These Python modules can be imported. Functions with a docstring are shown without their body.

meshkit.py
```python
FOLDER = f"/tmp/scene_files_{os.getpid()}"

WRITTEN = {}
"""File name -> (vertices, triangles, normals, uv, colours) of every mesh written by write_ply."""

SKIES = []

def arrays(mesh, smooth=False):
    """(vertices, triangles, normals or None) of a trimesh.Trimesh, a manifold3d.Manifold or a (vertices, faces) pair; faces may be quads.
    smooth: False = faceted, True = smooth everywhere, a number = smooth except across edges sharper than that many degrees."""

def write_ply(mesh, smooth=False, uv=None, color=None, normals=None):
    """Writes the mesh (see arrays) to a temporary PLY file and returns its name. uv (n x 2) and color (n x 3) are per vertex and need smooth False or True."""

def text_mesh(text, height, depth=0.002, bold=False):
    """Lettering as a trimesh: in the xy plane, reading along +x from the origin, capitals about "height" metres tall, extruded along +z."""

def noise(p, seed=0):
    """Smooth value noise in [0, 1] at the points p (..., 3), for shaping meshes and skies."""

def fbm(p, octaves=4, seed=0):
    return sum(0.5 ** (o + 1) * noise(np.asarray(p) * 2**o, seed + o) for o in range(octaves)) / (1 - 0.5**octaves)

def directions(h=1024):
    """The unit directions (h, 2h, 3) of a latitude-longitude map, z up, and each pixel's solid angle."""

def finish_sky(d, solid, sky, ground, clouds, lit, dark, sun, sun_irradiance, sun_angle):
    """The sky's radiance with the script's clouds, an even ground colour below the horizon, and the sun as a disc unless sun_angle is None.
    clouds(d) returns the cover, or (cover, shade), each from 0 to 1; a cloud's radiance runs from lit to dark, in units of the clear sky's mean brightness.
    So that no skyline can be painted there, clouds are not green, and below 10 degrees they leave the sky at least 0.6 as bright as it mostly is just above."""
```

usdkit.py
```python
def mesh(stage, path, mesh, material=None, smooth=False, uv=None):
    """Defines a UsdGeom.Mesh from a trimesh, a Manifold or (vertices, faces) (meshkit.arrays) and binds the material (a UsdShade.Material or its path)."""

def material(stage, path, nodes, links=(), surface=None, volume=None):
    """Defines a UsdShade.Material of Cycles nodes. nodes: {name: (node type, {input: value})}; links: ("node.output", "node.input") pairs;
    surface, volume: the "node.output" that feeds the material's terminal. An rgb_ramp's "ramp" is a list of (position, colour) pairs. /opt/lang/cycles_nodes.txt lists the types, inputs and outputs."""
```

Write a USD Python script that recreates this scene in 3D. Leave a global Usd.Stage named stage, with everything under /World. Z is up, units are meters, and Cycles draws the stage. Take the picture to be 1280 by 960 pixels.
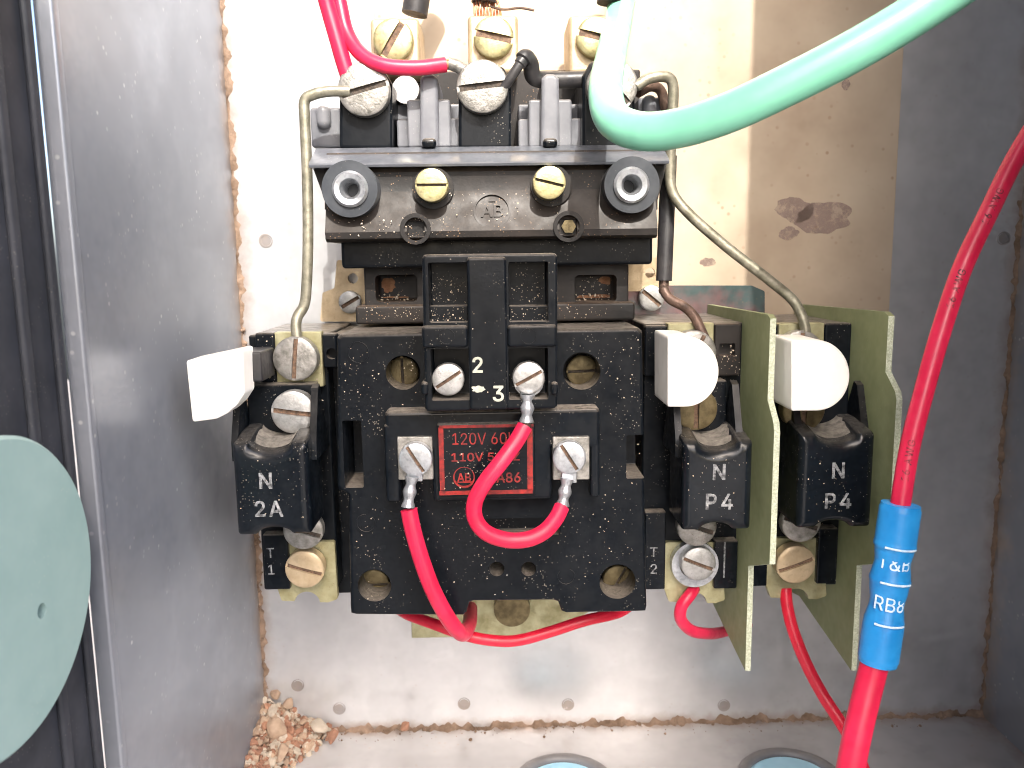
import math, random, numpy as np, trimesh, usdkit, meshkit
from pxr import Usd, UsdGeom, UsdLux, UsdShade, Gf, Sdf
from manifold3d import Manifold, CrossSection
from shapely.geometry import Polygon, Point, box as sbox
from shapely.geometry.polygon import orient
random.seed(7); RNG = np.random.default_rng(7)
stage = Usd.Stage.CreateInMemory()
UsdGeom.SetStageUpAxis(stage, 'Z'); UsdGeom.SetStageMetersPerUnit(stage, 1.0)
UsdGeom.Xform.Define(stage, '/World')

# ---------------------------------------------------------------- camera, sky, sun, exposure
# front-view frame, millimetres: X right, Z up, D = distance from the enclosure's back wall towards the viewer
FPX, CAMD = 1035.0, 339.0
YAW, PITCH, ROLL = math.radians(1.1), math.radians(8.7), math.radians(0.8)
EXPOSURE = 1.88
SUN_TO = np.array([0.12, -1.0, 0.9])          # towards the sun (x, y, z)
SUN_I, SUN_ANGLE, SKY_S = 0.5, 0.53, 0.15
_w = np.array([math.sin(YAW) * math.cos(PITCH), math.cos(YAW) * math.cos(PITCH), -math.sin(PITCH)])
_r0 = np.array([math.cos(YAW), -math.sin(YAW), 0]); _u0 = np.cross(_r0, _w)
_u = _u0 * math.cos(ROLL) + _r0 * math.sin(ROLL); _r = _r0 * math.cos(ROLL) - _u0 * math.sin(ROLL)
cam = UsdGeom.Camera.Define(stage, '/World/camera')
cam.CreateHorizontalApertureAttr(36.0); cam.CreateVerticalApertureAttr(27.0)
cam.CreateFocalLengthAttr(36.0 * FPX / 1280); cam.CreateClippingRangeAttr(Gf.Vec2f(0.005, 100))
cam.CreateExposureAttr(EXPOSURE)
cam.CreateFStopAttr(22.0); cam.CreateFocusDistanceAttr(0.262)
cam.AddTransformOp().Set(Gf.Matrix4d(*_r, 0, *_u, 0, *(-_w), 0, 0, -CAMD / 1000, 0, 1))
_s = SUN_TO / np.linalg.norm(SUN_TO)
dome = UsdLux.DomeLight.Define(stage, '/World/sky')
dome.GetPrim().SetCustomDataByKey('kind', 'structure')
skym = usdkit.material(stage, '/World/Looks/sky', {
    's': ('sky_texture', {'sky_type': 'single_scattering', 'sun_disc': False, 'aerosol_density': 4.0, 'air_density': .8, 'sun_elevation': float(math.asin(_s[2])), 'sun_rotation': float(math.atan2(_s[0], _s[1]))}),
    'b': ('background_shader', {'strength': SKY_S})}, [('s.color', 'b.color')], surface='b.background')
UsdShade.MaterialBindingAPI.Apply(dome.GetPrim()).Bind(skym)
sun = UsdLux.DistantLight.Define(stage, '/World/sun')
sun.CreateIntensityAttr(SUN_I); sun.CreateAngleAttr(SUN_ANGLE); sun.CreateNormalizeAttr(True); sun.CreateColorAttr(Gf.Vec3f(1, .95, .87))
_x = np.cross([0, 0, 1], _s); _x /= np.linalg.norm(_x); _y = np.cross(_s, _x)
sun.AddTransformOp().Set(Gf.Matrix4d(*_x, 0, *_y, 0, *_s, 0, 0, 0, 2, 1))

def U(px, py, d):
    """photo direction (1280 x 960 grid) to front-view (X, Z) on the plane at depth d"""
    v = _w + _r * (px - 640) / FPX + _u * (480 - py) / FPX
    t = (CAMD - d) / v[1]
    return np.array([v[0] * t, v[2] * t])
def S(d): return (CAMD - d) / FPX           # mm per photo pixel at depth d (about)

# ---------------------------------------------------------------- prims
_used = {}
def numbered(parent, name):
    k = (parent, name); n = _used.get(k, 0); _used[k] = n + 1
    return f'{parent}/{name}' + (f'_{n:03d}' if n else '')
_base = {}
def tag(o, label=None, cat=None, group=None, kind=None):
    p = o.GetPrim() if hasattr(o, 'GetPrim') else o
    for k, v in (('label', label), ('category', cat), ('group', group), ('kind', kind)):
        if v: p.SetCustomDataByKey(k, v)
    return o
def thing(name, label, cat, base, group=None, kind=None):
    """an Xform at the thing's base (X, Z, D in mm)"""
    path = numbered('/World', name); x = UsdGeom.Xform.Define(stage, path)
    b = np.array(base, float); x.AddTranslateOp().Set(Gf.Vec3d(b[0] / 1000, -b[2] / 1000, b[1] / 1000))
    _base[path] = b; return tag(x, label, cat, group, kind)
def arr(m):
    if hasattr(m, 'to_mesh'):
        q = m.to_mesh(); return np.array(q.vert_properties[:, :3], float), np.array(q.tri_verts)
    return np.array(m.vertices, float), np.array(m.faces)
def obj(name, mesh, mat, parent=None, label=None, cat=None, group=None, kind=None, smooth=32):
    pp = parent.GetPath().pathString if parent is not None else '/World'
    path = numbered(pp, name)
    v, f = arr(mesh)
    if parent is None: b = np.array([(v[:, 0].min() + v[:, 0].max()) / 2, v[:, 1].min(), (v[:, 2].min() + v[:, 2].max()) / 2])
    else: b = _base[pp]
    _base[path] = b
    w = v - b; w = np.stack([w[:, 0], -w[:, 2], w[:, 1]], 1) / 1000
    o = usdkit.mesh(stage, path, trimesh.Trimesh(w, f, process=False), mat, smooth=smooth)
    if parent is None: o.AddTranslateOp().Set(Gf.Vec3d(b[0] / 1000, -b[2] / 1000, b[1] / 1000))
    return tag(o, label, cat, group, kind)

# ---------------------------------------------------------------- shapes (front-view frame, mm)
def rbox(x0, x1, z0, z1, d0, d1, r=.8, seg=12):
    x0, x1 = sorted((x0, x1)); z0, z1 = sorted((z0, z1)); d0, d1 = sorted((d0, d1))
    r = min(r, (x1 - x0) / 2.02, (z1 - z0) / 2.02, (d1 - d0) / 2.02)
    if r <= 0.01: return Manifold.cube((x1 - x0, z1 - z0, d1 - d0)).translate((x0, z0, d0))
    s = Manifold.sphere(r, seg)
    return Manifold.batch_hull([s.translate((a, b, c)) for a in (x0 + r, x1 - r) for b in (z0 + r, z1 - r) for c in (d0 + r, d1 - r)])
def ext(x0, y0, x1, y1, d):
    ym, xm = (y0 + y1) / 2, (x0 + x1) / 2
    return U(x0, ym, d)[0], U(x1, ym, d)[0], U(xm, y1, d)[1], U(xm, y0, d)[1]
def pbox(x0, y0, x1, y1, d1, d0, r=.8, seg=12):
    X0, X1, Z0, Z1 = ext(x0, y0, x1, y1, d1); return rbox(X0, X1, Z0, Z1, d0, d1, r, seg)
def cyl(px, py, rpx, d1, d0, seg=40, r2=None):
    x, z = U(px, py, d1); r = rpx * S(d1)
    return Manifold.cylinder(d1 - d0, r, r if r2 is None else r2 * S(d1), seg).translate((x, z, d0))
def ring(px, py, ro, ri, d1, d0, seg=40): return cyl(px, py, ro, d1, d0, seg) - cyl(px, py, ri, d1 + 1, d0 - 1, seg)
def prism(poly, d0, d1):
    """shapely polygon or point list in (X, Z), extruded in depth"""
    if not hasattr(poly, 'exterior'): poly = Polygon(poly)
    poly = orient(poly.buffer(0))
    c = [list(map(tuple, poly.exterior.coords[:-1]))] + [list(map(tuple, h.coords[:-1])) for h in poly.interiors]
    return CrossSection(c).extrude(d1 - d0).translate((0, 0, d0))
def side(poly, x0, x1):
    """point list in (D, Z), extruded along X"""
    m = CrossSection([list(map(tuple, np.array(Polygon(poly).exterior.coords[:-1])))]).extrude(x1 - x0) if Polygon(poly).exterior.is_ccw else CrossSection([list(map(tuple, poly[::-1]))]).extrude(x1 - x0)
    v, f = arr(m); return trimesh.Trimesh(np.stack([x0 + v[:, 2], v[:, 1], v[:, 0]], 1), f[:, ::-1], process=False)
def man(t): 
    from manifold3d import Mesh
    return Manifold(Mesh(np.asarray(t.vertices, np.float32), np.asarray(t.faces, np.uint32)))
def ppoly(pts, d): return Polygon([U(x, y, d) for x, y in pts])
def rounded(p, r): return p.buffer(-r).buffer(2 * r).buffer(-r)
def resample(poly, n, anchor):
    ex = poly.exterior
    c = np.array(ex.coords)
    if not ex.is_ccw: c = c[::-1]
    from shapely.geometry import LineString
    ls = LineString(c); s0 = ls.project(Point(anchor)); L = ls.length
    return np.array([ls.interpolate((s0 + L * k / n) % L).coords[0] for k in range(n)])
def loft(layers, n=96, anchor=None):
    """[(polygon, depth)] from back to front, joined to one closed skin"""
    rows = []
    for p, d in layers:
        b = p.bounds; q = resample(p, n, anchor or (b[0] - 1, (b[1] + b[3]) / 2)); rows.append(np.column_stack([q, np.full(n, d)]))
    v = np.vstack(rows + [rows[0].mean(0), rows[-1].mean(0)]); f = []
    for k in range(len(rows) - 1):
        for i in range(n):
            a, b2 = k * n + i, k * n + (i + 1) % n; f += [(a, b2, b2 + n), (a, b2 + n, a + n)]
    c0, c1, o = len(v) - 2, len(v) - 1, (len(rows) - 1) * n
    for i in range(n): j = (i + 1) % n; f += [(c0, j, i), (c1, o + i, o + j)]
    return trimesh.Trimesh(v, f, process=False)
def puffy(poly, d0, d1, r=1.5, steps=5, n=96):
    L = [(poly, d0)]
    for k in range(steps + 1):
        a = k / steps * math.pi / 2; L.append((poly.buffer(-r * (1 - math.cos(a)) - 1e-3), d1 - r + r * math.sin(a)))
    return loft(L, n)
def crom(P, n):
    P = np.array(P, float); P = np.vstack([2 * P[0] - P[1], P, 2 * P[-1] - P[-2]]); out = []
    for i in range(1, len(P) - 2):
        p0, p1, p2, p3 = P[i - 1:i + 3]
        for t in np.arange(n) / n:
            out.append(.5 * (2 * p1 + (p2 - p0) * t + (2 * p0 - 5 * p1 + 4 * p2 - p3) * t**2 + (3 * p1 - p0 - 3 * p2 + p3) * t**3))
    return np.vstack(out + [P[-2]])
def path3(pts, n=10): return crom([(*U(x, y, d), d) for x, y, d in pts], n)
def sweep(C, r, seg=20):
    C = np.asarray(C); r = np.broadcast_to(np.asarray(r, float), len(C)); T = np.gradient(C, axis=0); T /= np.linalg.norm(T, axis=1)[:, None]
    a = np.cross(T[0], [0.3, .2, 1]); a /= np.linalg.norm(a); v = []; th = np.arange(seg) / seg * 2 * math.pi
    for k in range(len(C)):
        a = a - T[k] * (a @ T[k]); a /= np.linalg.norm(a); b = np.cross(T[k], a)
        v.append(C[k] + r[k] * (np.cos(th)[:, None] * a + np.sin(th)[:, None] * b))
    v = np.vstack(v + [C[0], C[-1]]); f = []
    for k in range(len(C) - 1):
        for i in range(seg):
            p, q = k * seg + i, k * seg + (i + 1) % seg; f += [(p, q, q + seg), (p, q + seg, p + seg)]
    c0, c1, o = len(v) - 2, len(v) - 1, (len(C) - 1) * seg
    for i in range(seg): j = (i + 1) % seg; f += [(c0, j, i), (c1, o + i, o + j)]
    return trimesh.Trimesh(v, f, process=False)
def tube(pts, r, n=10, seg=20): return sweep(path3(pts, n), r, seg)
def cat(ms):
    V, F, o = [], [], 0
    for m in ms:
        v, f = arr(m); V.append(v); F.append(f + o); o += len(v)
    return trimesh.Trimesh(np.vstack(V), np.vstack(F), process=False)
def screw(parent, px, py, rpx, d, ang, mat, h=2.6, slot='slot_rust', name='screw', w=.17, dome=.25, washer=None):
    """slotted head whose face is at depth d; its slot a real groove with dirt in it"""
    x, z = U(px, py, d - h); x, z = U(px, py, d); r = rpx * S(d); prof = [(0, 0), (r, 0)]
    rim = max(h * .35, h - r * (.10 + .16 * dome)); prof.append((r, rim))
    for k in range(1, 13):
        a = k / 13 * math.pi / 2; prof.append((r * math.cos(a)**.85, rim + (h - rim) * math.sin(a)))
    prof.append((0, h))
    hd = Manifold.revolve(CrossSection([prof]), 44)
    sw = max(r * w * 2, .5); dep = min(h * .5, 1.3)
    cut = Manifold.cube((r * 2.4, sw, dep + 1), True).translate((0, 0, h - dep + (dep + 1) / 2)).rotate((0, 0, ang))
    hd = (hd - cut).translate((x, z, d - h))
    o = obj(name, hd, M[mat], parent)
    s = Manifold.cube((r * 1.78, sw * .96, .25), True).rotate((0, 0, ang)).translate((x, z, d - dep + .14))
    obj('slot', s, M[slot], o)
    if washer: obj('washer', ring(px, py, washer * rpx, rpx * .5, d - h + .3, d - h - .7), M['steel'], parent)
    return o
def txt(s, px, py, hpx, d, bold=False, sx=1.0, depth=.12, rot=0):
    m = meshkit.text_mesh(s, hpx * S(d), depth, bold); v = np.array(m.vertices)
    v[:, 0] *= sx; v[:, 0] -= (v[:, 0].min() + v[:, 0].max()) / 2; v[:, 1] -= (v[:, 1].min() + v[:, 1].max()) / 2
    c, s_ = math.cos(math.radians(rot)), math.sin(math.radians(rot)); v[:, :2] = v[:, :2] @ np.array([[c, s_], [-s_, c]])
    x, z = U(px, py, d); v += [x, z, d]
    return trimesh.Trimesh(v, m.faces, process=False)

WX0, WX1, FZ, ED, TOP = U(303, 420, 0)[0], U(1250, 600, 0)[0], U(640, 908, 0)[1], 128.0, 1500.0
# ---------------------------------------------------------------- materials
M = {}
def mat(name, nodes, links): M[name] = usdkit.material(stage, '/World/Looks/' + name, nodes, links, surface='p.BSDF')
def surf(name, c1, c2, scale, rough=(.3, .5), metal=0, dust=0, dust_col=(.24, .21, .175), bump=.0, bscale=None, specks=0, speck_col=(.55, .5, .42), speck_scale=900, ramp=(.35, .65), spec=.5, coat=0, detail=5, corner=(), dmin=.15):
    """base colour between two tones by noise, optional dust lying on upward faces, specks of grit, fine relief"""
    n = {'g': ('geometry', {}), 'n': ('noise_texture', {'scale': scale, 'detail': detail, 'roughness': .6}),
         'r': ('rgb_ramp', {'ramp': [(ramp[0], c1), (ramp[1], c2)]}), 'n2': ('noise_texture', {'scale': scale * 2.7 + 13, 'detail': 4}),
         'mr': ('map_range', {'from_min': .3, 'from_max': .7, 'to_min': rough[0], 'to_max': rough[1], 'clamp': True}),
         'p': ('principled_bsdf', {'metallic': metal, 'specular_ior_level': spec, 'coat_weight': coat, 'coat_roughness': .15})}
    l = [('g.position', 'n.vector'), ('g.position', 'n2.vector'), ('n.fac', 'r.fac'), ('n2.fac', 'mr.value'), ('mr.result', 'p.roughness')]
    col = 'r.color'
    if dust:
        n.update({'sx': ('separate_xyz', {}), 'dn': ('noise_texture', {'scale': 700, 'detail': 5, 'roughness': .6}),
                  'dm': ('map_range', {'from_min': dmin, 'from_max': .95, 'to_min': 0, 'to_max': dust, 'clamp': True}),
                  'dmul': ('math', {'math_type': 'multiply', 'use_clamp': True}), 'dr': ('map_range', {'from_min': .3, 'from_max': .65, 'to_min': .55, 'to_max': 1.2, 'clamp': True}),
                  'dmix': ('mix_color', {'b': dust_col})})
        l += [('g.true_normal', 'sx.vector'), ('g.position', 'dn.vector'), ('sx.z', 'dm.value'), ('dm.result', 'dmul.value1'), ('dn.fac', 'dr.value'), ('dr.result', 'dmul.value2'),
              ('dmul.value', 'dmix.fac'), (col, 'dmix.a')]
        col = 'dmix.result'
    if specks:
        n.update({'v': ('voronoi_texture', {'scale': speck_scale, 'randomness': 1}), 'vm': ('map_range', {'from_min': .10, 'from_max': .22, 'to_min': 1, 'to_max': 0, 'clamp': True}),
                  'vn': ('noise_texture', {'scale': 90, 'detail': 2}), 'vs': ('map_range', {'from_min': .5, 'from_max': .68, 'to_min': 0, 'to_max': specks, 'clamp': True}),
                  'vmul': ('math', {'math_type': 'multiply'}), 'vmix': ('mix_color', {'b': speck_col})})
        l += [('g.position', 'v.vector'), ('v.distance', 'vm.value'), ('g.position', 'vn.vector'), ('vn.fac', 'vs.value'), ('vm.result', 'vmul.value1'), ('vs.result', 'vmul.value2'), ('vmul.value', 'vmix.fac'), (col, 'vmix.a')]
        col = 'vmix.result'
    for ci, (axis, at, reach, sgn, amt, ccol) in enumerate(corner):      # rusty dirt caked into a corner, thinning out away from it
        q = f'k{ci}'
        n.update({q + 's': ('separate_xyz', {}), q + 'm': ('map_range', {'from_min': at, 'from_max': at + sgn * reach, 'to_min': 1, 'to_max': 0, 'clamp': True}),
                  q + 'n': ('noise_texture', {'scale': 75, 'detail': 7, 'roughness': .7}), q + 'a': ('math', {'math_type': 'multiply_add', 'value2': 1.5, 'value3': -1.25}), q + 'd': ('math', {'math_type': 'add'}),
                  q + 'c': ('map_range', {'from_min': 0, 'from_max': .75, 'to_min': 0, 'to_max': amt, 'clamp': True}), q + 'x': ('mix_color', {'b': ccol})})
        l += [('g.position', q + 's.vector'), (q + 's.' + axis, q + 'm.value'), ('g.position', q + 'n.vector'), (q + 'n.fac', q + 'a.value1'), (q + 'a.value', q + 'd.value1'), (q + 'm.result', q + 'd.value2'),
              (q + 'd.value', q + 'c.value'), (q + 'c.result', q + 'x.fac'), (col, q + 'x.a')]
        col = q + 'x.result'
    l.append((col, 'p.base_color'))
    if bump:
        n['bn'] = ('noise_texture', {'scale': bscale or scale * 4, 'detail': 4}); n['b'] = ('bump', {'strength': bump, 'distance': .0004})
        l += [('g.position', 'bn.vector'), ('bn.fac', 'b.height'), ('b.normal', 'p.normal')]
    mat(name, n, l)
BLK = ((.0016, .0026, .004), (.004, .0052, .007))
surf('black_plastic', *BLK, 60, (.22, .40), spec=.2, dust=.45, specks=.5, bump=.06, bscale=1200)
surf('black_gloss', (.0016, .0026, .004), (.004, .0052, .007), 60, (.16, .30), spec=.26, dust=.65, specks=.35, bump=.04, bscale=700)
surf('boss_grey', (.022, .026, .032), (.04, .045, .052), 80, (.28, .42), spec=.4, dust=.2, specks=.2, bump=.08, bscale=900)
surf('saddle_dust', (.10, .092, .08), (.23, .21, .18), 420, (.85, 1), bump=.5, bscale=1800)
surf('heater_black', (.0016, .0026, .004), (.0045, .006, .008), 60, (.14, .26), spec=.36, dust=.14, dust_col=(.20, .18, .155), specks=.3, bump=.04, bscale=700, dmin=.5)
surf('black_clean', (.0016, .0026, .004), (.004, .0055, .0075), 60, (.16, .32), spec=.26, dust=.12, specks=.3, bump=.04, bscale=700)
surf('dusty_black', (.007, .007, .007), (.022, .018, .016), 55, (.38, .6), spec=.3, dust=.42, dust_col=(.12, .085, .06), specks=.8, speck_col=(.42, .26, .15), bump=.12, bscale=900)
surf('ledge_sky_sheen', (.07, .078, .09), (.095, .10, .115), 60, (.22, .36), specks=.3, bump=.04, bscale=700)  # black base lightened and blued to stand in for reflected sky
surf('black_rubber', (.012, .012, .014), (.03, .028, .028), 120, (.3, .55), bump=.08, bscale=900)
surf('grey_plastic', (.11, .115, .13), (.16, .165, .18), 90, (.35, .55), dust=.35, specks=.2, bump=.05, bscale=1000)
surf('steel', (.36, .36, .35), (.52, .52, .51), 380, (.32, .5), metal=.9, specks=.5, speck_col=(.18, .13, .09), bump=.25, bscale=1500)
surf('dull_steel', (.20, .195, .175), (.40, .385, .36), 320, (.34, .58), metal=.85, specks=.7, speck_col=(.16, .10, .07), bump=.4, bscale=1300)
surf('bright_zinc', (.38, .40, .42), (.52, .54, .57), 200, (.25, .4), metal=.85, specks=.1, bump=.1, bscale=1600)
surf('brass', (.42, .37, .18), (.56, .51, .29), 220, (.28, .46), metal=.85, specks=.3, speck_col=(.2, .13, .06), bump=.2, bscale=1300)
surf('yellow_zinc', (.27, .25, .13), (.42, .40, .25), 170, (.32, .55), metal=.6, specks=.5, speck_col=(.2, .12, .06), bump=.2, bscale=900)
surf('tan_lug', (.42, .32, .20), (.56, .45, .30), 170, (.32, .52), metal=.6, specks=.3, speck_col=(.2, .12, .06), bump=.2, bscale=900)
surf('aged_brass', (.09, .07, .035), (.20, .16, .085), 240, (.35, .55), metal=.7, bump=.3, bscale=900)
surf('slot_rust', (.07, .045, .03), (.20, .12, .075), 700, (.7, .9), bump=.4, bscale=2500)
surf('slot_dark', (.02, .017, .013), (.07, .05, .035), 700, (.6, .9), bump=.4, bscale=2500)
surf('tinned_wire', (.20, .19, .14), (.34, .32, .25), 300, (.32, .55), metal=.75, specks=.3, speck_col=(.10, .09, .05), bump=.25, bscale=800)
surf('dark_copper', (.07, .05, .04), (.20, .13, .10), 260, (.35, .6), metal=.6, bump=.3, bscale=900)
surf('copper', (.50, .20, .10), (.65, .30, .18), 400, (.25, .45), metal=.9)
surf('red_wire', (.47, .010, .045), (.56, .018, .066), 70, (.28, .42), specks=.12, speck_col=(.5, .2, .15), bump=.03, bscale=500)
surf('dark_red_wire', (.50, .010, .030), (.60, .016, .045), 70, (.28, .42), specks=.12, bump=.03, bscale=500)
surf('green_cable', (.17, .47, .33), (.20, .52, .37), 50, (.26, .36), bump=.03, bscale=300)
surf('green_board', (.19, .215, .105), (.225, .25, .13), 110, (.5, .7), specks=.25, speck_col=(.4, .42, .3), bump=.12, bscale=1600)
surf('board_edge', (.36, .40, .27), (.58, .62, .50), 1500, (.6, .8), bump=.5, bscale=3500)
surf('white_cap', (.80, .78, .72), (.85, .84, .80), 60, (.3, .42), spec=.4, dust=.08)
surf('blue_splice', (.012, .19, .50), (.02, .24, .58), 120, (.28, .42), bump=.06, bscale=600)
surf('worn_white', (.03, .032, .035), (.36, .37, .38), 900, (.5, .7))
surf('pale_blue_print', (.40, .58, .75), (.70, .80, .88), 900, (.4, .6))
surf('cream_print', (.36, .37, .30), (.50, .51, .43), 500, (.5, .7))
surf('red_print', (.10, .008, .008), (.34, .016, .012), 520, (.45, .6))
surf('black_ink', (.03, .006, .012), (.45, .012, .04), 600, (.5, .7))
RUST = (.27, .18, .12)
surf('back_paint', (.45, .455, .47), (.55, .555, .565), 14, (.26, .38), metal=.6, specks=.22, speck_col=(.30, .22, .18), speck_scale=300, bump=.05, bscale=260, ramp=(.3, .7),
     corner=(('x', WX0 / 1000, .012, 1, .8, RUST), ('z', FZ / 1000, .010, 1, .85, RUST), ('x', WX1 / 1000, .012, -1, .6, (.2, .11, .07))))
surf('floor_paint', (.37, .36, .36), (.46, .45, .45), 14, (.28, .42), metal=.5, specks=.4, speck_col=(.40, .30, .22), speck_scale=300, bump=.05, bscale=260, ramp=(.3, .7),
     corner=(('y', 0, .012, -1, .7, RUST), ('x', WX0 / 1000, .02, 1, .8, RUST), ('x', WX1 / 1000, .02, -1, .7, RUST)))
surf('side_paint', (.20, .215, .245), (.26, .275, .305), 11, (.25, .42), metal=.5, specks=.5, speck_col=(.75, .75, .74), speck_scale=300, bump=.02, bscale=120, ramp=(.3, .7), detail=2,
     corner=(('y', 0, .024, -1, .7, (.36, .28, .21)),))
surf('dark_gasket', (.012, .014, .019), (.026, .028, .036), 40, (.55, .75), specks=.15, bump=.1, bscale=500)
surf('zinc_panel', (.40, .31, .225), (.54, .45, .34), 22, (.34, .52), metal=.35, specks=.55, speck_col=(.25, .12, .06), speck_scale=240, bump=.06, bscale=300, ramp=(.3, .7))
surf('iridescent_strip', (.20, .12, .12), (.09, .13, .13), 60, (.28, .42), metal=.7, specks=.4, speck_col=(.3, .25, .12), speck_scale=500, ramp=(.42, .6))
surf('stain', (.10, .055, .055), (.24, .17, .14), 130, (.5, .7))
surf('dirt', (.13, .085, .055), (.28, .195, .14), 150, (.8, 1.0), bump=1, bscale=900)
surf('pale_dirt', (.38, .27, .19), (.52, .41, .31), 150, (.8, 1.0), bump=1, bscale=900)
surf('rust', (.22, .10, .05), (.36, .19, .10), 300, (.8, 1), bump=.6, bscale=1500)
surf('stone_tan', (.26, .18, .125), (.42, .31, .22), 160, (.75, .95), bump=.6, bscale=700)
surf('stone_red', (.20, .10, .065), (.36, .19, .12), 160, (.75, .95), bump=.6, bscale=700)
surf('stone_cream', (.36, .31, .245), (.50, .43, .35), 160, (.75, .95), bump=.6, bscale=700)
surf('grit', (.42, .33, .22), (.68, .60, .50), 700, (.7, .9))
surf('pale_green', (.19, .285, .275), (.225, .32, .31), 40, (.45, .6), specks=.15, bump=.05, bscale=400)
surf('blue_plug', (.30, .54, .68), (.36, .60, .74), 60, (.3, .45), bump=.05)

# ---------------------------------------------------------------- enclosure
en = thing('electrical_enclosure', 'open grey painted steel enclosure box that holds the whole starter', 'enclosure', (0, FZ, 0))
obj('back_panel', rbox(WX0, WX1, FZ, TOP, -2, 0, 0), M['back_paint'], en)
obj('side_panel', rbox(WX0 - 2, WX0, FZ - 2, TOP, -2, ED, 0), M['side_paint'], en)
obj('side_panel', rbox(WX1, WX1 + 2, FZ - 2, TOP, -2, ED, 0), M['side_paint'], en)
obj('floor_panel', rbox(WX0, WX1, FZ - 2, FZ, -2, ED, 0), M['floor_paint'], en)
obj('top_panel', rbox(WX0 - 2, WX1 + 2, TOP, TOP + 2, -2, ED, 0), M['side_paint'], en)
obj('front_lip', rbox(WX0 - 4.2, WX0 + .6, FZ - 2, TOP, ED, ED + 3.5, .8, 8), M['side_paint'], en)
dr = obj('shading_door', rbox(WX0 - 6.5, WX0 - 4.5, FZ - 2, TOP, ED + 3.53, 600, .02, 8), M['dark_gasket'], en)  # left leaf; its unseen length runs on to keep light off the right side
for dd in (ED + 6, ED + 20): obj('rib', rbox(WX0 - 4.4, WX0 - 2.6, FZ - 2, TOP, dd, dd + 3.2, .8, 8), M['dark_gasket'], dr)
_a = np.array([WX1 + 3, ED + 3]); _b = np.array([127., 212.]); _n = np.array([_b[1] - _a[1], _a[0] - _b[0]]); _n = 1.2 * _n / np.linalg.norm(_n)
v, f = arr(prism([_a, _a + _n, _b + _n, _b], 0, TOP - FZ + 2))
obj('shading_door', trimesh.Trimesh(np.stack([v[:, 0], FZ - 2 + v[:, 2], v[:, 1]], 1), f[:, ::-1], process=False), M['dark_gasket'], en)  # unseen right leaf, angled to cast the sun edge and darken the right
for px, py in ((332, 301), (372, 857), (424, 886), (580, 880), (710, 881), (905, 882), (1255, 298)):
    obj('spot_weld', ring(px, py, 8.5, 6.5, .25, -.1, 24) + cyl(px, py, 6.6, .1, -.1, 24), M['side_paint'], en)
for px in (705, 992):                                   # bushings in the floor
    x, _ = U(px, 940, 44); bz = 45.0
    t = trimesh.creation.torus(19, 2.2, major_sections=48, minor_sections=12); v = np.array(t.vertices)
    b = obj('bushing', trimesh.Trimesh(np.stack([x + v[:, 0], FZ + .8 + v[:, 2], bz + v[:, 1]], 1), t.faces[:, ::-1], process=False), M['grey_plastic'], en)
    c = Manifold.cylinder(1.2, 17, 15.5, 48); v, f = arr(c)
    obj('plug', trimesh.Trimesh(np.stack([x + v[:, 0], FZ + .3 + v[:, 2], bz + v[:, 1]], 1), f[:, ::-1], process=False), M['blue_plug'], b)
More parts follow.
